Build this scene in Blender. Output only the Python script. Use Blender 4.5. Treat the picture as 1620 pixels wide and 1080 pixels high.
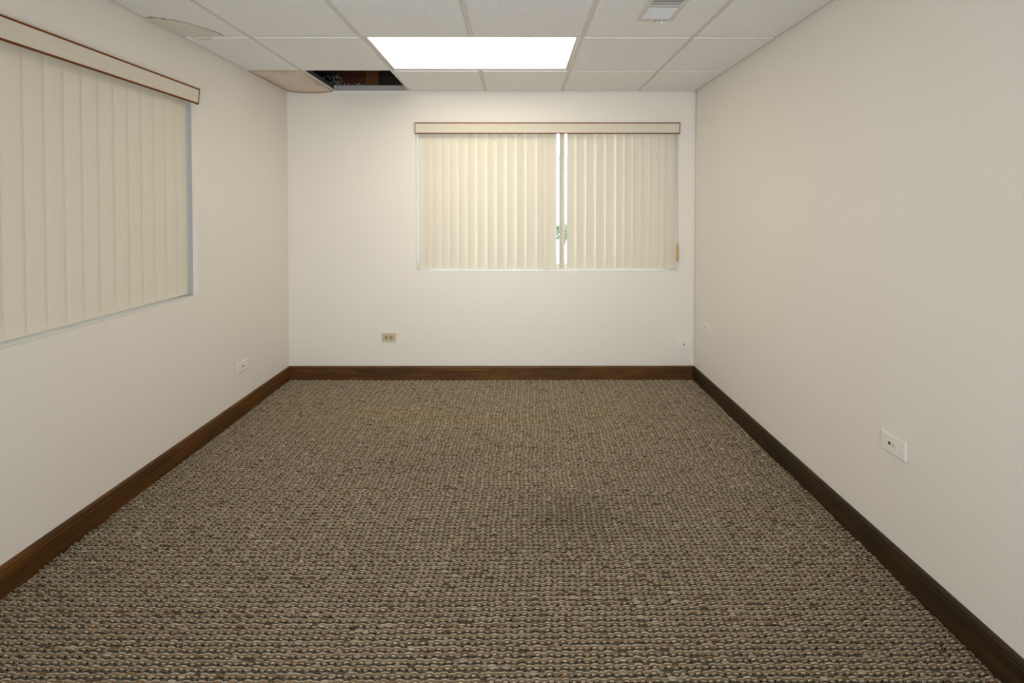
import bpy, bmesh, math, random
import numpy as np
from mathutils import Vector
random.seed(7)
rng = np.random.default_rng(11)
for o in list(bpy.data.objects):
    bpy.data.objects.remove(o)
SC = bpy.context.scene
COL = SC.collection
PI = math.pi

# ------------------------------------------------------------------ room numbers (metres)
XL, XR, YB, YF = -1.854, 1.443, 3.660, -1.161      # left, right, back, front wall faces
H = 2.3454                                          # underside of the ceiling grid
ROOF = 2.80
TH = 0.20                                           # wall thickness
EYE = 1.400
BAR = [-1.4693 + 0.6096 * i for i in range(5)]      # grid lines along the room
ROW = [2.4967 + 0.6096, 2.4967, 2.4967 - 0.6096, 2.4967 - 2 * 0.6096, 2.4967 - 3 * 0.6096, 2.4967 - 4 * 0.6096]

# light levels
LIGHT_COL = (1.0, 0.875, 0.69)
DIFFUSER = 7.3
FAR_W, CEIL_FILL_W, SIDE_W = 10.4, 56.0, 4.0
CEIL_FILL_COL = (0.92, 0.935, 1.0)
FAR_COL = (0.97, 1.0, 0.98)
SIDE_COL = (0.86, 0.93, 1.0)
SKY = 6.0

# ------------------------------------------------------------------ camera, world, lamps, exposure
cam = bpy.data.cameras.new('camera')
cam.sensor_fit = 'HORIZONTAL'
cam.sensor_width = 36.0
cam.lens = 714.64 / 1620 * 36.0
cam.shift_x = -8.943 / 1620
cam.shift_y = (341.05 - 540) / 1620
cam.clip_start = 0.05
camo = bpy.data.objects.new('camera', cam)
COL.objects.link(camo)
camo.location = (0, 0, EYE)
camo.rotation_euler = (PI / 2 - 0.01631, 0, -0.00156)
SC.camera = camo

world = bpy.data.worlds.new('overcast_sky')
SC.world = world
world.use_nodes = True
world.node_tree.nodes['Background'].inputs['Color'].default_value = (0.86, 0.93, 1.0, 1)
world.node_tree.nodes['Background'].inputs['Strength'].default_value = SKY

def area_lamp(name, loc, rot, sx, sy, watts, colour):
    l = bpy.data.lights.new(name, 'AREA')
    l.shape = 'RECTANGLE'; l.size = sx; l.size_y = sy
    l.energy = watts; l.color = colour
    o = bpy.data.objects.new(name, l)
    COL.objects.link(o)
    o.location = loc; o.rotation_euler = rot
    return o
# added fill lamps behind the viewpoint, where the room has no opening
def aim(loc, to):
    return (Vector(to) - Vector(loc)).to_track_quat('-Z', 'Y').to_euler()
area_lamp('ceiling_fill', (-0.2, YF + 0.05, 0.95), aim((-0.2, YF + 0.05, 0.95), (-0.2, 2.2, 2.3)), 2.0, 1.3, CEIL_FILL_W, CEIL_FILL_COL)  # added fill tilted up to brighten the ceiling
area_lamp('side_fill', (XL + 0.25, -0.85, 1.75), aim((XL + 0.25, -0.85, 1.75), (1.44, 1.3, 2.1)), 0.8, 0.6, SIDE_W, SIDE_COL)  # added cool fill for the upper right wall
far = area_lamp('far_wall_fill', (-0.1, YF + 0.05, 1.45), aim((-0.1, YF + 0.05, 1.45), (-0.1, 3.66, 1.2)), 1.4, 1.0, FAR_W, FAR_COL)  # added narrow fill that brightens the far wall
far.data.spread = math.radians(75)

SC.view_settings.view_transform = 'Standard'
SC.view_settings.look = 'None'
SC.view_settings.exposure = 0.0
SC.view_settings.gamma = 1.0
SC.view_settings.use_curve_mapping = False

# ------------------------------------------------------------------ materials
class NT:
    def __init__(s, name):
        s.m = bpy.data.materials.new(name); s.m.use_nodes = True
        s.t = s.m.node_tree; s.t.nodes.clear()
        s.out = s.n('ShaderNodeOutputMaterial')
    def n(s, typ, **kw):
        nd = s.t.nodes.new(typ)
        for k, v in kw.items():
            if k.startswith('_'):
                setattr(nd, k[1:], v)
            else:
                nd.inputs[k.replace('__', ' ')].default_value = v
        return nd
    def l(s, a, b):
        s.t.links.new(a, b)
    def coord(s, kind='Object', scale=(1, 1, 1)):
        tc = s.n('ShaderNodeTexCoord'); mp = s.n('ShaderNodeMapping')
        s.l(tc.outputs[kind], mp.inputs['Vector']); mp.inputs['Scale'].default_value = scale
        return mp.outputs['Vector']
    def noise(s, vec, scale, detail=3, rough=0.5, dist=0.0):
        nd = s.n('ShaderNodeTexNoise', Scale=scale, Detail=detail, Roughness=rough, Distortion=dist)
        s.l(vec, nd.inputs['Vector']); return nd.outputs['Fac']
    def ramp(s, fac, stops):
        r = s.n('ShaderNodeValToRGB'); e = r.color_ramp.elements
        while len(e) < len(stops): e.new(0.5)
        for el, (p, c) in zip(e, stops):
            el.position = p; el.color = (*c, 1) if len(c) == 3 else c
        s.l(fac, r.inputs['Fac']); return r.outputs['Color']
    def math(s, op, a, b=None, c=None):
        nd = s.n('ShaderNodeMath', _operation=op)
        for i, v in enumerate((a, b, c)):
            if v is None: continue
            if isinstance(v, (int, float)): nd.inputs[i].default_value = v
            else: s.l(v, nd.inputs[i])
        return nd.outputs[0]
    def mix(s, fac, a, b):
        nd = s.n('ShaderNodeMix', _data_type='RGBA')
        if isinstance(fac, (int, float)): nd.inputs[0].default_value = fac
        else: s.l(fac, nd.inputs[0])
        for i, v in ((6, a), (7, b)):
            if isinstance(v, tuple): nd.inputs[i].default_value = (*v, 1)
            else: s.l(v, nd.inputs[i])
        return nd.outputs[2]
    def principled(s, col, rough=0.6, bump=None, bstr=0.2, bdist=0.002, metal=0.0, spec=0.5):
        p = s.n('ShaderNodeBsdfPrincipled', Roughness=rough, Metallic=metal)
        p.inputs['Specular IOR Level'].default_value = spec
        if isinstance(col, tuple): p.inputs['Base Color'].default_value = (*col, 1)
        else: s.l(col, p.inputs['Base Color'])
        if bump is not None:
            b = s.n('ShaderNodeBump', Strength=bstr, Distance=bdist)
            s.l(bump, b.inputs['Height']); s.l(b.outputs['Normal'], p.inputs['Normal'])
        s.l(p.outputs['BSDF'], s.out.inputs['Surface'])
        return p

def plain(name, col, rough=0.5, metal=0.0, spec=0.5):
    n = NT(name); v = n.coord()
    f = n.noise(v, 60, 3)
    c = n.ramp(f, [(0.3, tuple(x * 0.95 for x in col)), (0.7, col)])
    n.principled(c, rough, metal=metal, spec=spec)
    return n.m

def paint(name, col):
    n = NT(name); v = n.coord()
    big = n.noise(v, 1.3, 4)
    c = n.ramp(big, [(0.3, tuple(x * 0.975 for x in col)), (0.7, col)])
    sp = n.n('ShaderNodeTexVoronoi', Scale=5.5); n.l(v, sp.inputs['Vector'])
    spot = n.math('LESS_THAN', sp.outputs['Distance'], 0.012)       # a few nail marks and specks
    pick = n.math('LESS_THAN', n.noise(v, 3.1, 1), 0.44)
    c = n.mix(n.math('MULTIPLY', n.math('MULTIPLY', spot, pick), 0.55), c, (0.28, 0.24, 0.19))
    b = n.noise(v, 220, 2)
    n.principled(c, 0.55, b, 0.06, 0.0015, spec=0.35)
    return n.m

M = {}
WALL = (0.825, 0.790, 0.725)
M['paint'] = paint('warm_white_paint', WALL)
M['paint_back'] = M['paint']

def tile_mat(name, base, stain=None):
    n = NT(name); v = n.coord('Object')
    pos = n.n('ShaderNodeNewGeometry').outputs['Position']
    f = n.noise(pos, 70, 3, 0.6)
    c = n.ramp(f, [(0.35, tuple(x * 0.94 for x in base)), (0.65, base)])
    if stain is not None:
        c = stain(n, pos, c)
    peb = n.noise(pos, 105, 2, 0.6)
    n.principled(c, 0.9, peb, 0.95, 0.006, spec=0.1)
    return n.m
TILE = (0.90, 0.895, 0.885)
M['tile'] = tile_mat('white_fissured_tile', TILE)

def radial(n, pos, cx, cy, sx=1.0, sy=1.0):
    s = n.n('ShaderNodeSeparateXYZ'); n.l(pos, s.inputs[0])
    dx = n.math('MULTIPLY', n.math('SUBTRACT', s.outputs[0], cx), sx)
    dy = n.math('MULTIPLY', n.math('SUBTRACT', s.outputs[1], cy), sy)
    return n.math('SQRT', n.math('ADD', n.math('MULTIPLY', dx, dx), n.math('MULTIPLY', dy, dy)))
def ring_stain(cx, cy, r, sx=1.0, sy=1.0, inner=(0.74, 0.70, 0.60), ringc=(0.20, 0.125, 0.05)):
    def fn(n, pos, c):
        d = radial(n, pos, cx, cy, sx, sy)
        d = n.math('ADD', d, n.math('MULTIPLY', n.math('SUBTRACT', n.noise(pos, 55, 4, 0.7), 0.5), 0.040))
        d = n.math('ADD', d, n.math('MULTIPLY', n.math('SUBTRACT', n.noise(pos, 5, 2), 0.5), 0.05))
        m = n.math('LESS_THAN', d, r)
        c = n.mix(n.math('MULTIPLY', m, 0.75), c, inner)
        e = n.math('ABSOLUTE', n.math('SUBTRACT', d, r))
        ring = n.math('SUBTRACT', 1.0, n.math('MINIMUM', n.math('DIVIDE', e, 0.0085), 1.0))
        return n.mix(n.math('MULTIPLY', ring, 0.9), c, ringc)
    return fn
M['tile_ring'] = tile_mat('water_ringed_tile', TILE, ring_stain(XL, ROW[1], 0.262))
M['tile_spot'] = tile_mat('lightly_marked_tile', TILE, ring_stain(-1.74, ROW[1] - 0.02, 0.07, 1.0, 1.2, (0.77, 0.74, 0.66), (0.60, 0.54, 0.42)))
def corner_stain(n, pos, c):
    s = n.n('ShaderNodeSeparateXYZ'); n.l(pos, s.inputs[0])
    x0, x1, y0, y1 = XL + 0.02, BAR[0] - 0.012, ROW[0] + 0.012, YB - 0.02
    ex = n.math('MINIMUM', n.math('SUBTRACT', s.outputs[0], x0), n.math('SUBTRACT', x1, s.outputs[0]))
    ey = n.math('MINIMUM', n.math('SUBTRACT', s.outputs[1], y0), n.math('SUBTRACT', y1, s.outputs[1]))
    e = n.math('ADD', n.math('MINIMUM', ex, ey), n.math('MULTIPLY', n.math('SUBTRACT', n.noise(pos, 9, 4), 0.5), 0.12))
    c = n.ramp(n.math('MULTIPLY', e, 4.0), [(0.0, (0.58, 0.44, 0.31)), (0.14, (0.72, 0.61, 0.50)), (0.45, (0.78, 0.69, 0.60)), (1.0, (0.78, 0.71, 0.62))])
    cr = n.math('ABSOLUTE', n.math('SUBTRACT', n.noise(pos, 12, 5, 0.6, 0.6), 0.5))
    crack = n.math('LESS_THAN', cr, 0.006)
    near = n.math('LESS_THAN', radial(n, pos, -1.60, 3.35, 1.0, 0.8), 0.13)
    return n.mix(n.math('MULTIPLY', n.math('MULTIPLY', crack, near), 0.8), c, (0.28, 0.25, 0.20))
M['tile_corner'] = tile_mat('sagging_stained_tile', TILE, corner_stain)

M['grid'] = plain('grid_enamel', (0.70, 0.68, 0.63), 0.45)
M['stem_steel'] = plain('dark_steel_stem', (0.07, 0.07, 0.07), 0.6)
M['grid_dark'] = plain('dull_galvanised_steel', (0.30, 0.30, 0.30), 0.5, 0.3)

def wood(name, dark, mid, light, axis):
    n = NT(name)
    sc = {'x': (1.2, 26, 26), 'y': (26, 1.2, 26)}[axis]
    v = n.coord('Object', sc)
    g = n.noise(v, 2.2, 6, 0.6, 0.4)
    c = n.ramp(g, [(0.28, dark), (0.52, mid), (0.78, light)])
    v2 = n.coord('Object', {'x': (1.0, 2.5, 2.5), 'y': (2.5, 1.0, 2.5)}[axis])
    blot = n.noise(v2, 3.2, 5, 0.6)
    k = n.ramp(blot, [(0.38, (0, 0, 0)), (0.62, (1, 1, 1))])
    c = n.mix(k, n.mix(0.55, c, dark), c)
    n.principled(c, 0.5, g, 0.05, 0.001, spec=0.3)
    return n.m
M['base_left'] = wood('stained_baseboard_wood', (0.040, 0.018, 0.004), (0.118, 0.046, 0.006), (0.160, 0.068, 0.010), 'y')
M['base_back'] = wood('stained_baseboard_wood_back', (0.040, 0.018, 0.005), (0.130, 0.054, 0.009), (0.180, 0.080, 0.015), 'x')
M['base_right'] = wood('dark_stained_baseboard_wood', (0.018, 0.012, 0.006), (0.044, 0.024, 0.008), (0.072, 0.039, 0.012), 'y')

def vane_mat():
    n = NT('cream_vane_vinyl'); v = n.coord('Object', (1, 1, 1))
    w = n.noise(n.coord('Object', (900, 900, 30)), 1.0, 2)
    c = n.ramp(w, [(0.3, (0.72, 0.672, 0.565)), (0.7, (0.76, 0.708, 0.60))])
    d = n.n('ShaderNodeBsdfDiffuse'); t = n.n('ShaderNodeBsdfTranslucent')
    n.l(c, d.inputs['Color']); n.l(c, t.inputs['Color'])
    b = n.n('ShaderNodeBump', Strength=0.1, Distance=0.0005)
    n.l(w, b.inputs['Height']); n.l(b.outputs['Normal'], d.inputs['Normal'])
    m = n.n('ShaderNodeMixShader'); m.inputs['Fac'].default_value = 0.045
    n.l(d.outputs[0], m.inputs[1]); n.l(t.outputs[0], m.inputs[2])
    n.l(m.outputs[0], n.out.inputs['Surface'])
    return n.m
M['vane'] = vane_mat()
M['valance'] = plain('cream_valance_insert', (0.72, 0.67, 0.56), 0.6, spec=0.2)
M['brown_edge'] = plain('brown_wood_print_strip', (0.185, 0.048, 0.006), 0.55, spec=0.1)
M['end_cap'] = plain('smoky_plastic_cap', (0.25, 0.23, 0.19), 0.35)
M['rail'] = plain('white_enamelled_rail', (0.78, 0.78, 0.76), 0.4)
M['cord'] = plain('white_cord', (0.74, 0.72, 0.66), 0.7)
M['cable'] = plain('white_cable_jacket', (0.90, 0.89, 0.84), 0.4)
M['tassel'] = plain('pale_wood_weight', (0.62, 0.38, 0.17), 0.55)
M['alu'] = plain('grey_aluminium', (0.50, 0.51, 0.52), 0.4, 0.25)
M['white_plastic'] = plain('white_plastic', (0.86, 0.83, 0.77), 0.35)
M['ivory'] = plain('ivory_plastic', (0.62, 0.53, 0.36), 0.35)
M['ivory_dark'] = plain('ivory_receptacle', (0.44, 0.34, 0.19), 0.4)
M['blank'] = plain('beige_blank_insert', (0.66, 0.58, 0.48), 0.45)
M['black'] = plain('dark_slot', (0.012, 0.010, 0.008), 0.6)
M['duct_dark'] = plain('dark_duct_throat', (0.05, 0.05, 0.052), 0.7)
M['screw'] = plain('painted_screw', (0.80, 0.79, 0.76), 0.3)
M['dim_screw'] = plain('brown_screw', (0.22, 0.15, 0.09), 0.5)
M['slat'] = plain('white_register_enamel', (0.80, 0.81, 0.82), 0.35)
M['register'] = plain('register_frame_enamel', (0.68, 0.66, 0.61), 0.4)
M['plug'] = plain('dark_plug', (0.10, 0.09, 0.07), 0.4)
M['header'] = wood('red_brown_header', (0.020, 0.007, 0.004), (0.065, 0.018, 0.008), (0.11, 0.034, 0.012), 'x')
M['header_orange'] = wood('orange_brown_header', (0.060, 0.022, 0.006), (0.13, 0.050, 0.010), (0.19, 0.075, 0.015), 'x')
M['header_dark'] = wood('blackish_header', (0.008, 0.006, 0.005), (0.022, 0.016, 0.012), (0.040, 0.028, 0.020), 'x')
M['drywall'] = plain('bare_grey_drywall', (0.42, 0.42, 0.42), 0.8)
M['plaster'] = plain('plaster_smear', (0.34, 0.35, 0.38), 0.9)
M['deck'] = plain('dark_roof_deck', (0.06, 0.045, 0.035), 0.9)
M['backing'] = plain('carpet_backing', (0.045, 0.036, 0.026), 0.95, spec=0.1)

def carpet_mat():
    n = NT('berber_yarn')
    a = n.n('ShaderNodeAttribute', _attribute_name='yarn')
    f = n.noise(n.coord('Object', (620, 480, 330)), 1.0, 3, 0.65)
    k = n.ramp(f, [(0.34, (1, 1, 1)), (0.52, (0, 0, 0))])
    c = n.mix(n.math('MULTIPLY', k, 0.62), a.outputs['Color'], (0.070, 0.055, 0.040))
    n.principled(c, 0.95, f, 0.5, 0.002, spec=0.08)
    return n.m
M['carpet'] = carpet_mat()

def glass_mat():
    n = NT('clear_window_glass')
    fr = n.n('ShaderNodeFresnel', IOR=1.45)
    t = n.n('ShaderNodeBsdfTransparent'); t.inputs['Color'].default_value = (0.96, 0.98, 0.97, 1)
    g = n.n('ShaderNodeBsdfGlossy', Roughness=0.02)
    m = n.n('ShaderNodeMixShader')
    n.l(fr.outputs[0], m.inputs['Fac']); n.l(t.outputs[0], m.inputs[1]); n.l(g.outputs[0], m.inputs[2])
    n.l(m.outputs[0], n.out.inputs['Surface'])
    return n.m
M['glass'] = glass_mat()

def diffuser_mat():
    n = NT('lit_acrylic_diffuser')
    tc = n.n('ShaderNodeTexCoord'); s = n.n('ShaderNodeSeparateXYZ'); n.l(tc.outputs['Generated'], s.inputs[0])
    d = n.math('MINIMUM', s.outputs[0], n.math('SUBTRACT', 1.0, s.outputs[0]))    # the tubes stop short of the two ends
    st = n.math('MULTIPLY_ADD', n.math('MINIMUM', n.math('MULTIPLY', d, 9.0), 1.0), DIFFUSER * 0.5, DIFFUSER * 0.5)
    e = n.n('ShaderNodeEmission'); e.inputs['Color'].default_value = (*LIGHT_COL, 1)
    n.l(st, e.inputs['Strength']); n.l(e.outputs[0], n.out.inputs['Surface'])
    return n.m
M['diffuser'] = diffuser_mat()
M['pavement'] = plain('pale_concrete', (0.62, 0.61, 0.58), 0.9)
M['siding'] = plain('pale_siding', (0.70, 0.70, 0.69), 0.7)
M['sky_block_siding'] = plain('sky_block_siding', (0.50, 0.47, 0.43), 0.8)
M['siding_trim'] = plain('grey_trim', (0.24, 0.25, 0.26), 0.7)
M['leaf'] = plain('shrub_leaf', (0.14, 0.20, 0.13), 0.7)
M['stem'] = plain('shrub_stem', (0.08, 0.06, 0.04), 0.8)

# ------------------------------------------------------------------ mesh helpers
class MB:
    def __init__(s): s.v = []; s.f = []
    def add(s, vs, fs):
        k = len(s.v); s.v += [tuple(p) for p in vs]; s.f += [tuple(i + k for i in f) for f in fs]; return s
    def box(s, x0, x1, y0, y1, z0, z1):
        return s.add([(x0, y0, z0), (x1, y0, z0), (x1, y1, z0), (x0, y1, z0), (x0, y0, z1), (x1, y0, z1), (x1, y1, z1), (x0, y1, z1)],
                     [(3, 2, 1, 0), (4, 5, 6, 7), (0, 1, 5, 4), (1, 2, 6, 5), (2, 3, 7, 6), (3, 0, 4, 7)])
    def prism(s, prof, axis, a, b):
        # closed profile of 2-D points swept along an axis from a to b
        def P(u, w, t): return {'x': (t, u, w), 'y': (u, t, w), 'z': (u, w, t)}[axis]
        n = len(prof)
        vs = [P(u, w, a) for u, w in prof] + [P(u, w, b) for u, w in prof]
        fs = [(i, (i + 1) % n, n + (i + 1) % n, n + i) for i in range(n)]
        fs += [tuple(range(n - 1, -1, -1)), tuple(range(n, 2 * n))]
        return s.add(vs, fs)
    def ring(s, o, i, z0, z1):
        # flat rectangular frame in xy, o and i = (x0,x1,y0,y1)
        q = lambda r, z: [(r[0], r[2], z), (r[1], r[2], z), (r[1], r[3], z), (r[0], r[3], z)]
        vs = q(o, z0) + q(i, z0) + q(o, z1) + q(i, z1)
        fs = []
        for k in range(4):
            j = (k + 1) % 4
            fs += [(k, 4 + k, 4 + j, j), (8 + k, 8 + j, 12 + j, 12 + k), (k, j, 8 + j, 8 + k), (4 + k, 12 + k, 12 + j, 4 + j)]
        return s.add(vs, fs)
    def cyl(s, c, r, h, axis='y', n=16, r2=None):
        r2 = r if r2 is None else r2
        vs = []
        for t, rr in ((0, r), (h, r2)):
            for k in range(n):
                a = 2 * PI * k / n; u, w = rr * math.cos(a), rr * math.sin(a)
                p = {'x': (t, u, w), 'y': (u, t, w), 'z': (u, w, t)}[axis]
                vs.append((c[0] + p[0], c[1] + p[1], c[2] + p[2]))
        fs = [(i, (i + 1) % n, n + (i + 1) % n, n + i) for i in range(n)] + [tuple(range(n - 1, -1, -1)), tuple(range(n, 2 * n))]
        return s.add(vs, fs)
    def lathe(s, prof, c=(0, 0, 0), n=16):
        # prof: (radius, z) from bottom to top
        vs = []
        for r, z in prof:
            for k in range(n):
                a = 2 * PI * k / n
                vs.append((c[0] + r * math.cos(a), c[1] + r * math.sin(a), c[2] + z))
        fs = []
        for i in range(len(prof) - 1):
            for k in range(n):
                j = (k + 1) % n
                fs.append((i * n + k, i * n + j, (i + 1) * n + j, (i + 1) * n + k))
        fs += [tuple(range(n - 1, -1, -1)), tuple((len(prof) - 1) * n + k for k in range(n))]
        return s.add(vs, fs)
    def tube(s, pts, r, n=8):
        pts = [Vector(p) for p in pts]
        vs = []; up = Vector((0.13, 0.97, 0.2)).normalized()
        for i, p in enumerate(pts):
            d = (pts[min(i + 1, len(pts) - 1)] - pts[max(i - 1, 0)]).normalized()
            a = d.cross(up).normalized(); b = d.cross(a).normalized()
            for k in range(n):
                t = 2 * PI * k / n
                vs.append(p + a * (r * math.cos(t)) + b * (r * math.sin(t)))
        fs = []
        for i in range(len(pts) - 1):
            for k in range(n):
                j = (k + 1) % n
                fs.append((i * n + k, i * n + j, (i + 1) * n + j, (i + 1) * n + k))
        fs += [tuple(range(n - 1, -1, -1)), tuple((len(pts) - 1) * n + k for k in range(n))]
        return s.add(vs, fs)
    def mesh(s, name, mat, bevel=0.0, segs=2, smooth=False):
        me = bpy.data.meshes.new(name)
        bm = bmesh.new()
        vv = [bm.verts.new(p) for p in s.v]
        for f in s.f: bm.faces.new([vv[i] for i in f])
        bmesh.ops.recalc_face_normals(bm, faces=bm.faces)
        if bevel:
            bmesh.ops.bevel(bm, geom=[e for e in bm.edges if e.calc_face_angle(0) > 0.5], offset=bevel, segments=segs, profile=0.5, affect='EDGES', clamp_overlap=True)
        bm.to_mesh(me); bm.free()
        if smooth:
            me.polygons.foreach_set('use_smooth', [True] * len(me.polygons))
        for m in (mat if isinstance(mat, list) else [mat]): me.materials.append(m)
        return me

def put(name, me, parent=None, loc=(0, 0, 0), rot=(0, 0, 0)):
    o = bpy.data.objects.new(name, me); COL.objects.link(o)
    o.location = loc; o.rotation_euler = rot
    if parent is not None: o.parent = parent
    return o
def build(name, mb, mat, parent=None, loc=(0, 0, 0), rot=(0, 0, 0), **kw):
    return put(name, mb.mesh(name, mat, **kw), parent, loc, rot)
def thing(name, label, cat, loc=(0, 0, 0), rotz=0.0, group=None):
    o = bpy.data.objects.new(name, None); COL.objects.link(o)
    o.location = loc; o.rotation_euler = (0, 0, rotz); o.empty_display_size = 0.1
    o['label'] = label; o['category'] = cat
    if group: o['group'] = group
    return o
def struct(o, label=None):
    o['kind'] = 'structure'
    if label: o['label'] = label
    return o

# ------------------------------------------------------------------ shell
floor = struct(build('floor', MB().box(XL - TH, XR + TH, YF - TH, YB + TH, -0.12, 0.0), M['backing']), 'carpeted floor in mottled brown and grey loop pile')

def wall_mesh(u0, u1, z0, z1, hole, place):
    # a slab TH thick with an optional rectangular hole; place(u, d, z) gives the point, d = depth into the wall
    mb = MB()
    us = [u0, u1] if not hole else [u0, hole[0], hole[1], u1]
    zs = [z0, z1] if not hole else [z0, hole[2], hole[3], z1]
    nu, nz = len(us), len(zs)
    vs = [place(u, d, z) for d in (0, TH) for z in zs for u in us]
    I = lambda d, j, i: d * nu * nz + j * nu + i
    fs = []
    for j in range(nz - 1):
        for i in range(nu - 1):
            if hole and i == 1 and j == 1: continue
            for d in (0, 1): fs.append((I(d, j, i), I(d, j, i + 1), I(d, j + 1, i + 1), I(d, j + 1, i)))
    for i in range(nu - 1):
        for j in (0, nz - 1): fs.append((I(0, j, i), I(0, j, i + 1), I(1, j, i + 1), I(1, j, i)))
    for j in range(nz - 1):
        for i in (0, nu - 1): fs.append((I(0, j, i), I(0, j + 1, i), I(1, j + 1, i), I(1, j, i)))
    if hole:
        for (a, b) in (((1, 1), (1, 2)), ((2, 1), (2, 2)), ((1, 1), (2, 1)), ((1, 2), (2, 2))):
            fs.append((I(0, *a), I(0, *b), I(1, *b), I(1, *a)))
    return mb.add(vs, fs)
BW = (-0.819, 1.309, 0.890, 2.086)                 # back window opening: x0, x1, z0, z1
LW = (0.492, 2.620, 0.890, 2.086)                  # left window opening: y0, y1, z0, z1
DRY = H + 0.045
wall_back = struct(build('wall_back', wall_mesh(XL - TH, XR + TH, 0, DRY, BW, lambda u, d, z: (u, YB + d, z)), M['paint_back']), 'warm white far wall with the blind covered window')
wall_left = struct(build('wall_left', wall_mesh(YF, YB, 0, ROOF, LW, lambda u, d, z: (XL - d, u, z)), M['paint']), 'warm white left wall with the blind covered window')
wall_right = struct(build('wall_right', wall_mesh(YF, YB, 0, ROOF, None, lambda u, d, z: (XR + d, u, z)), M['paint']), 'plain warm white right wall')
wall_front = struct(build('wall_front', wall_mesh(XL - TH, XR + TH, 0, ROOF, None, lambda u, d, z: (u, YF - d, z)), M['paint']), 'plain warm white wall behind the viewpoint')
# above the drywall, seen through the open ceiling bay
for (x0, x1, dy, m) in ((XL, -1.462, 0.025, 'header_dark'), (-1.460, -1.227, 0.025, 'header'), (-1.225, -1.122, 0.022, 'header_orange'), (-1.120, -0.70, 0.045, 'header_dark'), (-0.698, XR, 0.03, 'header_dark')):
    build('header_board', MB().box(x0, x1, YB + dy, YB + TH, DRY, ROOF), M[m], wall_back)
build('top_plate', MB().box(-1.457, -0.87, YB - 0.012, YB - 0.001, H + 0.006, DRY - 0.004), M['drywall'], wall_back)['label'] = 'bare grey strip at the top of the drywall'
for k in range(90):                                  # streaks of plaster on the boards
    cx = random.gauss(-1.485, 0.045) if k < 72 else random.gauss(-1.29, 0.03)
    cz = DRY + 0.004 + random.random() ** 1.4 * (0.085 if cx < -1.38 else 0.022)
    mb = MB(); n = 7
    rr = random.uniform(0.002, 0.0075); el = random.uniform(0.4, 2.2); an = random.uniform(0, PI)
    pr = []
    for i in range(n):
        u, w = rr * el * random.uniform(0.5, 1.3) * math.cos(2 * PI * i / n), rr * random.uniform(0.4, 1.1) * math.sin(2 * PI * i / n)
        pr.append((cx + u * math.cos(an) - w * math.sin(an), cz + u * math.sin(an) + w * math.cos(an)))
    mb.add([(u, YB + 0.0252, w) for u, w in pr] + [(cx + (u - cx) * 0.6, YB + 0.021, cz + (w - cz) * 0.6) for u, w in pr],
           [(i, (i + 1) % n, n + (i + 1) % n, n + i) for i in range(n)] + [tuple(range(n)), tuple(range(n, 2 * n))])
    build('plaster_splash', mb, M['plaster'], wall_back)
roof = struct(build('roof_deck', MB().box(XL - TH, XR + TH, YF - TH, YB + TH, ROOF, ROOF + 0.1), M['deck']), 'dark roof deck above the open ceiling bay')
for x in (-1.56, -1.15, -0.74):
    build('joist', MB().box(x - 0.02, x + 0.02, ROW[1], YB + 0.024, ROOF - 0.18, ROOF), M['header'], roof)

# baseboards: flat board with a rounded, set-back top
def base_prof(t=0.015, h=0.118):
    return [(0, 0), (t, 0), (t, h - 0.026), (t - 0.0015, h - 0.023), (t - 0.0015, h - 0.020), (t - 0.0005, h - 0.012), (t - 0.004, h - 0.003), (t - 0.009, h), (0, h)]
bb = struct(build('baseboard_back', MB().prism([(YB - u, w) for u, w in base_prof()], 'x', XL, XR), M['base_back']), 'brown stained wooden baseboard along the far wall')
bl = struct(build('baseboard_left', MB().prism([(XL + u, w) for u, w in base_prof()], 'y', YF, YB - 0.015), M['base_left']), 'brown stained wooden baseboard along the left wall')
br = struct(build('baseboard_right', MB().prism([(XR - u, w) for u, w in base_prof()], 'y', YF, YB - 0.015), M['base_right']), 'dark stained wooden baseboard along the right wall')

# ------------------------------------------------------------------ windows (aluminium sliders in the openings)
def window(name, w, h, loc, rotz, label, liner, frame):
    # local frame: x along the opening from 0 to w, y into the wall (0 = wall face), z from 0 to h
    f = MB()
    y0, y1 = 0.125, 0.185
    t = 0.022
    f.box(0.004, t, y0, y1, 0.004, h - 0.004); f.box(w - t, w - 0.004, y0, y1, 0.004, h - 0.004)
    f.box(t, w - t, y0, y1, 0.004, t); f.box(t, w - t, y0, y1, h - t, h - 0.004)
    o = struct(build(name, f, frame, None, loc, (0, 0, rotz)), label)
    for a, b, yy in ((t, w / 2 + 0.02, 0.165), (w / 2 - 0.02, w - t, 0.145)):
        s = MB()
        s.box(a, a + 0.022, yy - 0.009, yy + 0.009, t, h - t); s.box(b - 0.022, b, yy - 0.009, yy + 0.009, t, h - t)
        s.box(a + 0.022, b - 0.022, yy - 0.009, yy + 0.009, t, t + 0.022); s.box(a + 0.022, b - 0.022, yy - 0.009, yy + 0.009, h - t - 0.022, h - t)
        so = build('sash', s, frame, o)
        build('pane', MB().box(a + 0.020, b - 0.020, yy - 0.002, yy + 0.002, t + 0.020, h - t - 0.020), M['glass'], so)
    ln = MB()                                        # sheet liner of the reveal, set back from the wall face
    ln.box(0.0005, 0.003, 0.027, y0, 0.0005, h - 0.0005); ln.box(w - 0.003, w - 0.0005, 0.027, y0, 0.0005, h - 0.0005)
    build('reveal_liner', ln, liner, o)
    build('sill_liner', MB().box(0.003, w - 0.003, 0.027, y0, 0.0005, 0.004), M['rail'], o)['label'] = 'white sill strip'
    return o
window('window_1', BW[1] - BW[0], BW[3] - BW[2], (BW[0], YB, BW[2]), 0.0, 'aluminium sliding window behind the blind of the far wall', M['rail'], M['rail'])
window('window_2', LW[1] - LW[0], LW[3] - LW[2], (XL, LW[0], LW[2]), PI / 2, 'aluminium sliding window behind the blind of the left wall', M['alu'], M['alu'])

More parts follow.
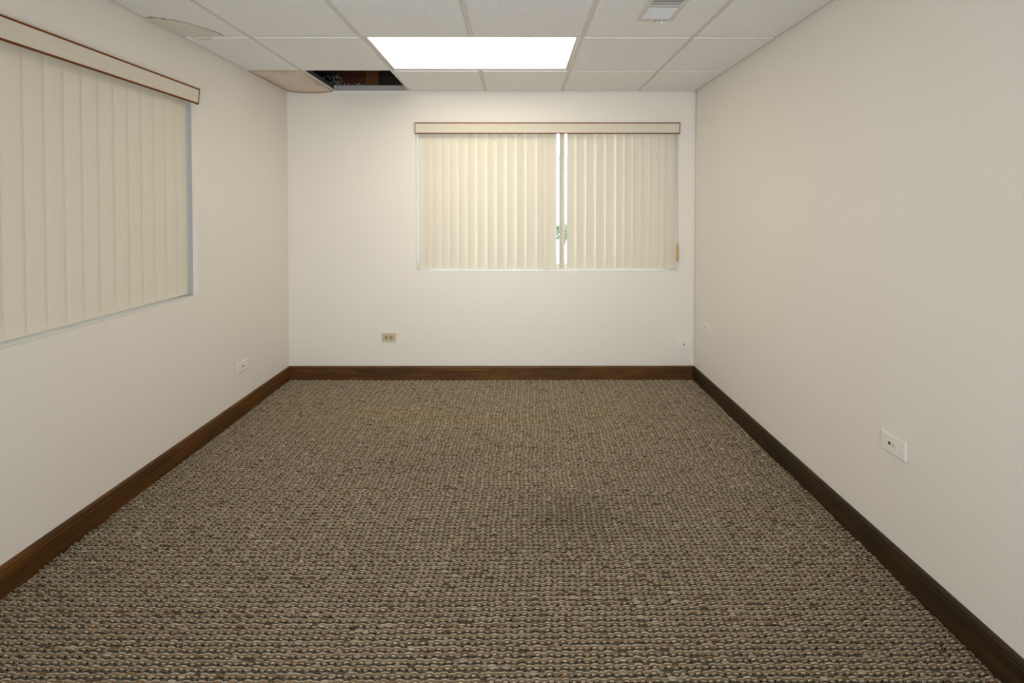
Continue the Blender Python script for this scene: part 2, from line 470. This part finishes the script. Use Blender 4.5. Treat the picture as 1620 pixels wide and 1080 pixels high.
# ------------------------------------------------------------------ suspended ceiling
TF = 0.0118                                          # half a tee flange
LIGHT_X = (BAR[1], BAR[3]); LIGHT_Y = (ROW[1], ROW[0])
ca = MB()                                            # angle moulding around the room and the plain panels behind the viewpoint
for (x0, x1, y0, y1) in ((XL, XL + 0.022, ROW[5], YB), (XR - 0.022, XR, ROW[5], YB), (XL + 0.022, XR - 0.022, YB - 0.022, YB)):
    ca.box(x0, x1, y0, y1, H, H + 0.001)
for (x0, x1, y0, y1) in ((XL, XL + 0.001, ROW[5], YB), (XR - 0.001, XR, ROW[5], YB), (XL + 0.022, XR - 0.022, YB - 0.0008, YB)):
    ca.box(x0, x1, y0, y1, H + 0.001, H + 0.022)
ceiling = struct(build('ceiling', ca, M['grid']), 'suspended ceiling of white tiles in a metal grid')
build('ceiling_panel', MB().box(XL, XR, YF, ROW[5] - TF, H - 0.005, H + 0.02), M['tile'], ceiling)

def tee(name, x0, x1, y0, y1, along):
    mb = MB().box(x0, x1, y0, y1, H, H + 0.001)
    st = MB()
    if along == 'y':
        c = (x0 + x1) / 2; st.box(c - 0.0015, c + 0.0015, y0, y1, H + 0.001, H + 0.032); st.box(c - 0.004, c + 0.004, y0, y1, H + 0.032, H + 0.038)
    else:
        c = (y0 + y1) / 2; st.box(x0, x1, c - 0.0015, c + 0.0015, H + 0.001, H + 0.032); st.box(x0, x1, c - 0.004, c + 0.004, H + 0.032, H + 0.038)
    o = build(name, mb, M['grid'], ceiling)
    build('stem', st, M['stem_steel'], o)
    return o
for i in (0, 1, 3, 4):
    tee('main_tee', BAR[i] - TF, BAR[i] + TF, ROW[5], YB - 0.022, 'y')
colx = [XL] + BAR + [XR]
for r, y in enumerate(ROW):
    for a, b in ((XL + 0.022, BAR[0] - TF), (BAR[0] + TF, BAR[1] - TF), (BAR[1] + TF, BAR[3] - TF), (BAR[3] + TF, BAR[4] - TF), (BAR[4] + TF, XR - 0.022)):
        tee('cross_tee', a, b, y - TF, y + TF, 'x')
rowy = [YB] + ROW
for r in range(len(rowy) - 1):
    if r == 1: continue                              # the light fills this bay
    a = rowy[r + 1] + TF; b = (YB - 0.022) if r == 0 else rowy[r] - TF
    tee('cross_tee', BAR[2] - TF, BAR[2] + TF, a, b, 'y')

def tile_mesh(x0, x1, y0, y1, mat, sag=0.0):
    # tegular tile: slab lying on the flanges, lower body dropping between them; local origin at (x0, y0, H)
    w, d = x1 - x0, y1 - y0
    lx = 0.0245 if abs(x0 - XL) < 1e-6 else TF + 0.0022
    hx = w - (0.0245 if abs(x1 - XR) < 1e-6 else TF + 0.0022)
    ly = TF + 0.0022
    hy = d - (0.0245 if abs(y1 - YB) < 1e-6 else TF + 0.0022)
    drop = -0.0065
    mb = MB()
    if not sag:
        q = [(lx, hx, ly, hy, drop), (lx, hx, ly, hy, 0.0014), (0.004, w - 0.004, 0.004, d - 0.004, 0.0014), (0.004, w - 0.004, 0.004, d - 0.004, 0.016)]
        vs = []
        for (a, b, c, e, z) in q: vs += [(a, c, z), (b, c, z), (b, e, z), (a, e, z)]
        fs = [(3, 2, 1, 0), (12, 13, 14, 15)]
        for L in range(3):
            for k in range(4):
                j = (k + 1) % 4; fs.append((L * 4 + k, L * 4 + j, L * 4 + 4 + j, L * 4 + 4 + k))
        mb.add(vs, fs)
        return mb.mesh('ceiling_tile', mat)
    n = 14
    vs = []
    lx, hx, ly, hy = 0.012, w - 0.012, 0.0125, d - 0.004
    for top in (0, 1):
        for j in range(n + 1):
            for i in range(n + 1):
                u, v = i / n, j / n
                z = drop - sag * (0.35 * math.sin(PI * u) * math.sin(PI * min(v, 0.8)) + 1.0 * math.sin(PI * min(max((u - 0.02) / 0.98, 0), 1)) ** 0.8 * v ** 2.2)
                vs.append((lx + (hx - lx) * u, ly + (hy - ly) * v, z + top * 0.0075))
    N = (n + 1) ** 2
    I = lambda t, j, i: t * N + j * (n + 1) + i
    fs = []
    for j in range(n):
        for i in range(n):
            for t in (0, 1): fs.append((I(t, j, i), I(t, j, i + 1), I(t, j + 1, i + 1), I(t, j + 1, i)))
    for k in range(n):
        for (a, b) in (((0, k), (0, k + 1)), ((n, k), (n, k + 1)), ((k, 0), (k + 1, 0)), ((k, n), (k + 1, n))):
            fs.append((I(0, *a), I(0, *b), I(1, *b), I(1, *a)))
    return mb.add(vs, fs).mesh('ceiling_tile', mat, smooth=True)
cache = {}
for r in range(len(rowy) - 1):
    for c in range(6):
        if r == 1 and c in (2, 3): continue          # ceiling light
        if r == 0 and c == 1: continue               # the missing tile
        x0, x1, y0, y1 = colx[c], colx[c + 1], rowy[r + 1], rowy[r]
        mat, sag, lab = M['tile'], 0.0, None
        if (r, c) == (0, 0): mat, sag, lab = M['tile_corner'], 0.012, 'brown stained tile sagging in the far left corner'
        if (r, c) == (2, 0): mat, lab = M['tile_ring'], 'tile with a brown edged water stain by the left wall'
        if (r, c) == (1, 0): mat, lab = M['tile_spot'], 'tile with a faint water mark at its near edge'
        key = (round(x1 - x0, 4), round(y1 - y0, 4), c == 0, c == 5, r == 0, mat.name)
        if key not in cache: cache[key] = tile_mesh(x0, x1, y0, y1, mat, sag)
        o = put('ceiling_tile', cache[key], ceiling, (x0, y0, H + random.uniform(0, 0.0006)))
        if lab: o['label'] = lab

# ------------------------------------------------------------------ ceiling light
lt = thing('ceiling_light', 'lit recessed fluorescent ceiling light with a white diffuser', 'light', ((LIGHT_X[0] + LIGHT_X[1]) / 2, (LIGHT_Y[0] + LIGHT_Y[1]) / 2, H))
hw, hd = (LIGHT_X[1] - LIGHT_X[0]) / 2, (LIGHT_Y[1] - LIGHT_Y[0]) / 2
hs = MB()
hs.ring((-hw + 0.006, hw - 0.006, -hd + 0.006, hd - 0.006), (-hw + 0.008, hw - 0.008, -hd + 0.008, hd - 0.008), 0.0015, 0.09)
hs.box(-hw + 0.006, hw - 0.006, -hd + 0.006, hd - 0.006, 0.09, 0.092)
build('housing', hs, M['grid_dark'], lt)
build('door_frame', MB().ring((-hw + 0.016, hw - 0.016, -hd + 0.0135, hd - 0.0135), (-hw + 0.030, hw - 0.030, -hd + 0.021, hd - 0.025), 0.0005, 0.010), M['register'], lt)
build('diffuser', MB().box(-hw + 0.0295, hw - 0.0295, -hd + 0.0205, hd - 0.0245, 0.004, 0.007), M['diffuser'], lt)

# ------------------------------------------------------------------ air register
rx0, rx1, ry0, ry1 = 0.592, 0.778, 1.945, 2.275
FZ = H - 0.0065
rg = thing('air_register', 'white louvred ceiling air register set in a tile', 'vent', ((rx0 + rx1) / 2, (ry0 + ry1) / 2, FZ))
w2, d2 = (rx1 - rx0) / 2, (ry1 - ry0) / 2
fr = MB()
o4 = lambda a, b, z: [(-a, -b, z), (a, -b, z), (a, b, z), (-a, b, z)]
vs = o4(w2, d2, -0.0005) + o4(w2 - 0.002, d2 - 0.002, -0.0035) + o4(w2 - 0.020, d2 - 0.028, -0.0055) + o4(w2 - 0.0235, d2 - 0.032, -0.003) + o4(w2 - 0.0235, d2 - 0.032, 0.0015)
fs = []
for L in range(4):
    for k in range(4):
        j = (k + 1) % 4; fs.append((L * 4 + k, L * 4 + j, L * 4 + 4 + j, L * 4 + 4 + k))
fs += [(16 + k, 16 + (k + 1) % 4, (k + 1) % 4, k) for k in range(4)]
fr.add(vs, fs)
build('register_frame', fr, M['register'], rg)
build('back_plate', MB().box(-w2 + 0.022, w2 - 0.022, -d2 + 0.030, d2 - 0.030, -0.0004, 0.0002), M['duct_dark'], rg)
sl_far = MB().prism([(-0.0032, 0.0), (-0.0028, 0.0004), (0.0030, -0.0034), (0.0026, -0.0038)], 'x', -w2 + 0.0240, w2 - 0.0240).mesh('slat', M['slat'])
sl_near = MB().prism([(0.0044, -0.0026), (0.0044, -0.0019), (-0.0044, -0.0030), (-0.0044, -0.0037)], 'x', -w2 + 0.0240, w2 - 0.0240).mesh('slat', M['slat'])
y = d2 - 0.039
while y > 0.004:
    put('slat', sl_far, rg, (0, y, -0.0006)); y -= 0.0155
build('divider', MB().box(-w2 + 0.0240, w2 - 0.0240, -0.006, -0.001, -0.005, -0.0005), M['register'], rg)
y = -0.016
while y > -d2 + 0.036:
    put('slat', sl_near, rg, (0, y, -0.0002)); y -= 0.0135
lv = MB().box(-0.003, 0.003, -0.002, 0.002, -0.021, -0.004)
lv.lathe([(0.0026, -0.027), (0.0042, -0.025), (0.0042, -0.020), (0.0026, -0.018)], n=10)
build('damper_lever', lv, M['white_plastic'], rg, (0.034, d2 - 0.014, 0))
build('lever_slot', MB().box(0.012, 0.056, d2 - 0.0165, d2 - 0.0125, -0.0062, -0.0035), M['grid_dark'], rg)
build('screw', MB().cyl((0, 0, -0.0068), 0.004, 0.004, 'z', 12), M['dim_screw'], rg, (0.004, d2 - 0.010, 0))

# ------------------------------------------------------------------ vertical blinds
def vane_mesh(length, sagv, name='vane'):
    n = 8; W = 0.089                       # one bowed sheet of vinyl, bowed towards the room
    pr = [((i / n - 0.5) * W, -sagv * (1 - 4 * (i / n - 0.5) ** 2)) for i in range(n + 1)]
    mb = MB()
    mb.add([(u, w, -length) for u, w in pr] + [(u, w, 0.0) for u, w in pr], [(i, i + 1, n + 2 + i, n + 1 + i) for i in range(n)])
    return mb.mesh(name, M['vane'], smooth=True)
V_TOP, V_BOT = 2.022, 0.906
VANE_BOWED, VANE_FLAT = vane_mesh(V_TOP - V_BOT, 0.0045), vane_mesh(V_TOP - V_BOT, 0.0012)
hg = MB().box(-0.005, 0.005, -0.001, 0.0015, -0.030, 0.0); hg.box(-0.0022, 0.0022, -0.002, 0.002, 0.0, 0.030)
HANG = hg.mesh('hanger', M['rail'])

def blind(label, loc, rotz, width, vanes, cord_x, vane_me):
    # local: x along the opening, y into the wall, z world height
    t = thing('vertical_blind', label, 'blind', loc, rotz, 'vertical blinds')
    build('headrail', MB().box(0.006, width - 0.006, 0.030, 0.072, V_TOP + 0.028, V_TOP + 0.058), M['rail'], t)
    zt, zb = 2.0885, 2.000
    ft, fb = -0.022, -0.014                           # the valance leans out a little at its top
    lean = lambda z: fb + (ft - fb) * (z - zb) / (zt - zb)
    vp = [(lean(zb), zb), (lean(zt), zt), (lean(zt) + 0.004, zt), (lean(zb) + 0.004, zb)]
    va = build('valance', MB().prism(vp, 'x', 0.003, width - 0.003), M['valance'], t)
    for z in (zt - 0.0075, zb):
        st = MB().prism([(lean(z) - 0.0016, z), (lean(z + 0.0075) - 0.0016, z + 0.0075), (lean(z + 0.0075) + 0.005, z + 0.0075), (lean(z) + 0.005, z)], 'x', 0.0, width)
        build('edge_strip', st, M['brown_edge'], va)['label'] = 'thin brown strip along the valance'
    for x in (-0.004, width):
        cp = MB().prism([(lean(zb) - 0.0025, zb - 0.002), (lean(zt) - 0.0025, zt + 0.002), (-0.0006, zt + 0.002), (-0.0006, zb - 0.002)], 'x', x, x + 0.004)
        build('end_cap', cp, M['end_cap'], va)['label'] = 'smoky grey end cap of the valance'
    for (x, tilt, skew) in vanes:
        v = put('vane', vane_me, t, (x, 0.052, V_TOP), (0, skew, tilt))
        put('hanger', HANG, v, (0, 0.0045, 0))
    if cord_x is not None:
        c = MB().tube([(cord_x, -0.003, 2.03), (cord_x + 0.001, -0.006, 1.6), (cord_x, -0.009, 1.10)], 0.0016)
        c.tube([(cord_x - 0.006, -0.003, 2.03), (cord_x - 0.004, -0.006, 1.6), (cord_x - 0.001, -0.009, 1.10)], 0.0014)
        build('pull_cord', c, M['cord'], t)['label'] = 'thin white cord at the end of the blind'
        ts = MB().lathe([(0.0085, 0.0), (0.0115, 0.004), (0.0120, 0.02), (0.0118, 0.11), (0.0105, 0.132), (0.0070, 0.144), (0.003, 0.149)])
        build('tassel', ts, M['tassel'], t, (cord_x, -0.0125, 0.969), smooth=True)['label'] = 'pale wooden weight on the cord'
    return t
LE = [-0.808, -0.7473, -0.6851, -0.6151, -0.5477, -0.4752, -0.4036, -0.3232, -0.2408, -0.163, -0.0831, -0.0007, 0.0787, 0.1638, 0.239]
RE = [0.4086, 0.486, 0.5664, 0.6484, 0.7283, 0.8108, 0.8809, 0.9494, 1.0159, 1.0854, 1.1529, 1.2204]
vl = []
def vane_at(left, deg, skew=0.0):
    a = math.radians(deg); return (left + 0.0445 * math.cos(a) - BW[0], a, skew)
def tilt_for(pitch, x, want):
    # as far open as the next vane still covers it from inside the room
    for d in range(int(want), 3, -1):
        a = math.radians(d)
        if 0.089 * math.cos(a) >= pitch + 0.0015 + max(0.0, x / 3.7) * 0.089 * math.sin(a): return d
    return 4
for i, x in enumerate(LE):
    want = [10, 13, 15, 16, 18, 20, 22, 24, 25, 25, 25, 24, 22, 20, 11][i]
    p = (LE[i + 1] - x) if i + 1 < len(LE) else 0.080
    vl.append(vane_at(x, tilt_for(p, x, want), -0.006 if i == 0 else 0.0))
vl.append((0.3705 - BW[0], math.radians(55), 0.0))    # the one vane that has turned nearly edge-on
for i, x in enumerate(RE):
    want = [16, 18, 19, 19, 18, 17, 15, 13, 12, 11, 9, 7][i]
    p = (RE[i + 1] - x) if i + 1 < len(RE) else 0.080
    vl.append(vane_at(x, tilt_for(p, x, want), 0.006 if i == 11 else 0.0))
blind('cream vertical blind on the far wall with one vane turned edge-on', (BW[0], YB, 0), 0.0, BW[1] - BW[0], vl, 1.2965 - BW[0], VANE_BOWED)
ly = [2.613 - 0.0445 - 0.0785 * i for i in range(27)]
blind('closed cream vertical blind on the left wall', (XL, LW[0], 0), PI / 2, LW[1] - LW[0], [(y - LW[0], math.radians(-1.3 + random.uniform(-0.3, 0.3)), 0.0) for y in ly], None, VANE_FLAT)

# ------------------------------------------------------------------ wall plates (local: x along the wall, -y out of the wall)
PLATE = MB().box(-0.0575, 0.0575, -0.0085, 0.0, -0.0355, 0.0355).mesh('plate', M['white_plastic'], bevel=0.0030, segs=1)
SCREW = MB().cyl((0, -0.0099, 0), 0.0034, 0.003, 'y', 14).mesh('screw', M['screw'])
def jack_plate(label, loc, rotz, jx, bx):
    t = thing('wall_jack', label, 'wall plate', loc, rotz, 'white phone jack plates')
    put('plate', PLATE, t)
    for x in (-0.042, 0.042): put('screw', SCREW, t, (x, 0, 0))
    j = MB().prism([(jx - 0.0055, -0.0045), (jx + 0.0055, -0.0045), (jx + 0.0055, 0.0005), (jx + 0.0025, 0.0035), (jx + 0.0025, 0.0065), (jx - 0.0025, 0.0065), (jx - 0.0055, 0.0025)], 'y', -0.0091, -0.006)
    build('jack_socket', j, M['black'], t)['label'] = 'dark jack opening'
    if bx is not None:
        build('blank_insert', MB().box(bx - 0.006, bx + 0.006, -0.0090, -0.006, -0.0065, 0.0065), M['blank'], t)
    return t
jack_plate('white jack plate high on the right wall, nearest to the viewpoint', (XR, 1.709, 0.496), -PI / 2, -0.014, 0.005)
jack_plate('small looking white jack plate on the right wall near the far corner', (XR, 3.406, 0.493), -PI / 2, -0.016, 0.004)
jack_plate('white jack plate on the left wall near the far corner', (XL, 3.031, 0.337), PI / 2, -0.002, 0.020)
jk = jack_plate('white jack plate on the far wall with a cable plugged in', (1.3557, YB, 0.294), 0.0, 0.002, None)

ou = thing('power_outlet', 'ivory duplex power outlet on the far wall left of the window', 'outlet', (-1.0408, YB, 0.3512))
build('plate', MB().box(-0.0575, 0.0575, -0.0070, 0.0, -0.0355, 0.0355), M['ivory'], ou, bevel=0.0030, segs=1)
for x in (-0.0195, 0.0195):
    pr = []
    for k in range(24):
        a = 2 * PI * k / 24
        pr.append((max(-0.0142, min(0.0142, 0.0170 * math.cos(a))), 0.0170 * math.sin(a)))
    rc = build('receptacle', MB().prism(pr, 'y', -0.0082, -0.004), M['ivory_dark'], ou, (x, 0, 0))
    for z, hwid in ((0.0068, 0.0045), (-0.0058, 0.0038)):
        build('slot', MB().box(-0.003 - hwid, -0.003 + hwid, -0.0087, -0.006, z - 0.0019, z + 0.0019), M['black'], rc)
    build('ground_hole', MB().cyl((0.0092, -0.0087, 0.0005), 0.0029, 0.003, 'y', 12), M['black'], rc)
build('screw', MB().cyl((0, -0.0075, 0), 0.0028, 0.003, 'y', 12), M['ivory_dark'], ou)

# ------------------------------------------------------------------ cable in the far right corner
cb = thing('cable', 'thin white cable running down the far right corner to the jack', 'cable', (1.4345, YB, 0.0))
cy = -0.0075
def C(px, z): return (px - 1.4345, cy, z)
run = [C(1.4362, H - 0.002), C(1.4350, 2.05), C(1.4362, 1.80), C(1.4345, 1.45), C(1.4355, 1.07), C(1.4340, 0.95), C(1.4355, 0.62), C(1.4365, 0.44), C(1.4355, 0.215)]
loop = [(px - 1.4345, yy, z) for px, yy, z in ((1.4335, -0.010, 0.180), (1.4280, -0.013, 0.155), (1.4175, -0.018, 0.141), (1.4040, -0.021, 0.136), (1.3890, -0.022, 0.140), (1.3765, -0.022, 0.154), (1.3690, -0.020, 0.178), (1.3680, -0.017, 0.205))] + [ (1.3715 - 1.4345, -0.0160, 0.235), (1.3730 - 1.4345, -0.0160, 0.262)]
def smooth_path(p, m=5):
    p = [Vector(q) for q in p]; out = []
    for i in range(len(p) - 1):
        a, b, c, d = p[max(i - 1, 0)], p[i], p[i + 1], p[min(i + 2, len(p) - 1)]
        for k in range(m):
            t = k / m
            out.append(0.5 * ((2 * b) + (c - a) * t + (2 * a - 5 * b + 4 * c - d) * t * t + (3 * b - 3 * c + d - a) * t ** 3))
    return out + [p[-1]]
end = [(1.3715 - 1.4345, -0.0170, 0.279), (1.3645 - 1.4345, -0.0255, 0.289), (1.3590 - 1.4345, -0.0205, 0.2935)]
build('cable_run', MB().tube(smooth_path(run + loop + end), 0.0040), M['cable'], cb, smooth=True)
build('plug', MB().cyl((1.3577 - 1.4345, -0.0195, 0.294), 0.0052, 0.0105, 'y', 14), M['plug'], cb)['label'] = 'dark plug in the jack'
cl = MB().box(-0.0055, 0.0045, -0.0095, -0.0005, -0.004, 0.004); cl.cyl((-0.0085, -0.006, 0), 0.0028, 0.0055, 'y', 10)
CLIP = cl.mesh('cable_clip', M['white_plastic'], bevel=0.0008)
for z in (1.88, 1.47, 1.085, 1.005, 0.475, 0.225): put('cable_clip', CLIP, cb, (0.0005, 0, z))

# ------------------------------------------------------------------ outside, seen through the slits of the blind
struct(build('pavement', MB().box(-30, 30, YB + TH + 0.02, 60, -0.25, -0.15), M['pavement']), 'pale pavement outside the far window')
struct(build('sky_block_wall', MB().box(-5.2, -5.0, -4.0, 7.0, -0.25, 3.7), M['sky_block_siding']), 'added unseen wall that blocks sky light from the left window')  # out of view, added to shade the left blind from the sky
hb = thing('building', 'pale sided building across the pavement, seen between the vanes', 'building', (4.0, 24.0, -0.15))
build('facade', MB().box(-9, 9, 0.0, 5.0, 0.0, 4.3), M['siding'], hb)
BOARD = MB().prism([(0.0, 0.0), (-0.03, 0.0), (-0.012, 0.24), (0.0, 0.24)], 'x', -9, 9).mesh('siding_board', M['siding'])
for k in range(17): put('siding_board', BOARD, hb, (0, -0.001, 0.12 + 0.245 * k))
for z in (2.55, 3.05, 3.55, 4.25):
    build('ledge', MB().box(-9, 9, -0.16, -0.031, z, z + 0.07), M['siding_trim'], hb)
sh = thing('shrub', 'low green shrub outside, seen through the slits of the far blind', 'shrub', (2.05, 19.5, -0.15))
lf = MB()
for k in range(1600):
    a = random.uniform(0, 2 * PI); e = math.acos(random.uniform(-0.2, 1)); r = random.uniform(0.75, 1.0)
    p = Vector((0.85 * r * math.sin(e) * math.cos(a), 0.5 * r * math.sin(e) * math.sin(a), 0.28 + 0.60 * r * math.cos(e)))
    d = Vector((random.gauss(0, 1), random.gauss(0, 1), random.gauss(0.4, 1))).normalized(); s = d.orthogonal().normalized()
    q = 0.055
    lf.add([p - d * q, p + s * q * 0.5, p + d * q, p - s * q * 0.5], [(0, 1, 2, 3)])
build('foliage', lf, M['leaf'], sh)['kind'] = 'stuff'
build('stem', MB().tube([(0, 0, 0), (0.02, 0, 0.2), (0, 0.02, 0.6)], 0.03), M['stem'], sh)

# ------------------------------------------------------------------ carpet pile: yarn strands looping over (high) and under (low) along each row
def carpet():
    y0, y1 = 0.55, YB - 0.016
    x0, x1 = XL + 0.016, XR - 0.016
    px, py = 0.0448, 0.0202
    ncell = int((x1 - x0) / px) + 1; nrow = int((y1 - y0) / py)
    ci, ri, li = np.meshgrid(np.arange(-5, ncell + 3), np.arange(nrow), np.arange(8), indexing='ij')
    ci = ci.ravel(); ri = ri.ravel(); li = li.ravel()
    N = len(ci)
    hi = (li < 4); k = li % 4                           # k = 0 front ply darkened as a shadow line, 1 brown ply, 2 light back ply, 3 short float coloured as a highlight
    cellj = rng.normal(0, 1, (ncell, nrow, 2, 3))
    cj = cellj[ci % ncell, ri, hi.astype(int)]
    X = x0 + (ci + 0.5) * px + np.where(hi, 0.0, px / 2) + 0.003 * np.sin(ri * 0.23 + 1.1) + 0.0009 * ri + np.cumsum(rng.normal(0, 0.0010, nrow))[ri] + 0.0030 * rng.normal(0, 1, nrow)[ri] + 0.0010 * cj[:, 0] + rng.normal(0, 0.0005, N)
    Y = y0 + (ri + 0.5) * py + np.array([-0.0062, 0.0022, 0.0070, -0.0014])[k] + 0.004 * np.sin(X * 2.1) + 0.0006 * cj[:, 1] + rng.normal(0, 0.0004, N)
    keep = (X > x0 - 0.011) & (X < x1 + 0.011) & (Y < y1) & (Y > y0)
    X, Y, hi, k, cj = X[keep], Y[keep], hi[keep], k[keep], cj[keep]
    N = len(X)
    h = np.where(hi, np.array([0.0076, 0.0098, 0.0110, 0.0104])[k], np.array([0.0048, 0.0062, 0.0070, 0.0067])[k]) + 0.0006 * cj[:, 2] + rng.normal(0, 0.0004, N)
    L = np.where(hi, 0.0285, 0.0235) * np.array([0.96, 1.0, 1.06, 0.50])[k] * (1 + rng.normal(0, 0.03, N))
    w = np.array([0.0058, 0.0052, 0.0036, 0.0030])[k]
    t = np.array([0.0, 0.12, 0.5, 0.88, 1.0]); tx = t - 0.5; tz = np.array([0.0, 0.78, 1.0, 0.78, 0.0])
    cys = np.array([-0.54, -0.25, 0.25, 0.54]); cz = np.array([-0.0040, 0.0, 0.0, -0.0040])
    V = np.empty((N, 5, 4, 3), np.float32)
    V[..., 0] = X[:, None, None] + L[:, None, None] * tx[None, :, None] + 0 * cz[None, None, :]
    V[..., 0] = np.clip(V[..., 0], XL + 0.0152, XR - 0.0152)
    V[..., 1] = Y[:, None, None] + w[:, None, None] * cys[None, None, :] + rng.normal(0, 0.0009, N)[:, None, None] * tx[None, :, None] * 2
    V[..., 2] = np.maximum(0.0, h[:, None, None] * tz[None, :, None] + cz[None, None, :] * tz[None, :, None]) + 0.0002
    q = np.array([(a * 4 + b, (a + 1) * 4 + b, (a + 1) * 4 + b + 1, a * 4 + b + 1) for a in range(4) for b in range(3)])
    F = (np.arange(N)[:, None, None] * 20 + q[None]).reshape(-1, 4)
    me = bpy.data.meshes.new('carpet_pile')
    nv, nf = N * 20, len(F)
    me.vertices.add(nv); me.vertices.foreach_set('co', V.reshape(-1))
    me.loops.add(nf * 4); me.loops.foreach_set('vertex_index', F.reshape(-1).astype(np.int32))
    me.polygons.add(nf); me.polygons.foreach_set('loop_start', np.arange(nf, dtype=np.int32) * 4)
    me.polygons.foreach_set('use_smooth', np.ones(nf, dtype=bool))
    # yarn colours: grey beige, brown, plus plies with painted shade and highlight
    pal = np.array([(0.098, 0.085, 0.062), (0.228, 0.147, 0.076), (0.430, 0.368, 0.270), (0.510, 0.436, 0.325),
                    (0.140, 0.122, 0.092), (0.245, 0.184, 0.115), (0.405, 0.348, 0.258), (0.455, 0.392, 0.292)])
    base = np.where(hi, k, k + 4)
    odd = rng.random(N)
    base = np.where(odd < 0.03, 1, np.where(odd < 0.05, 0, np.where(odd < 0.08, 2, base)))
    c = pal[base] * (1 + rng.normal(0, 0.09, N) + 0.03 * cj[:, 0])[:, None]
    # worn and soiled patches
    def blob(bx, by, sx, sy): return np.exp(-(((X - bx) / sx) ** 2 + ((Y - by) / sy) ** 2))
    soil = 0.20 * blob(0.28, 2.02, 0.22, 0.13) + 0.10 * blob(0.0, 1.9, 0.7, 0.3) + 0.10 * blob(-0.5, 2.5, 0.5, 0.25)
    yel = 0.9 * blob(-0.85, 3.05, 0.35, 0.14) + 0.8 * blob(-0.1, 2.95, 0.4, 0.12) + 0.5 * blob(0.6, 3.1, 0.3, 0.15) + 0.7 * blob(-1.55, 3.25, 0.12, 0.25)
    c = c * (1 - soil)[:, None] * (1 + yel[:, None] * np.array([0.06, 0.03, -0.10])[None])
    col = np.ones((N, 20, 4), np.float32); col[..., :3] = c[:, None, :]
    me.update(calc_edges=True)
    at = me.color_attributes.new('yarn', 'FLOAT_COLOR', 'POINT')
    at.data.foreach_set('color', col.reshape(-1))
    me.materials.append(M['carpet'])
    o = put('carpet_pile', me, floor)
    o['kind'] = 'stuff'; o['label'] = 'loop pile of the brown and grey carpet'
    print('carpet loops', N, 'tris', nf * 2)
carpet()
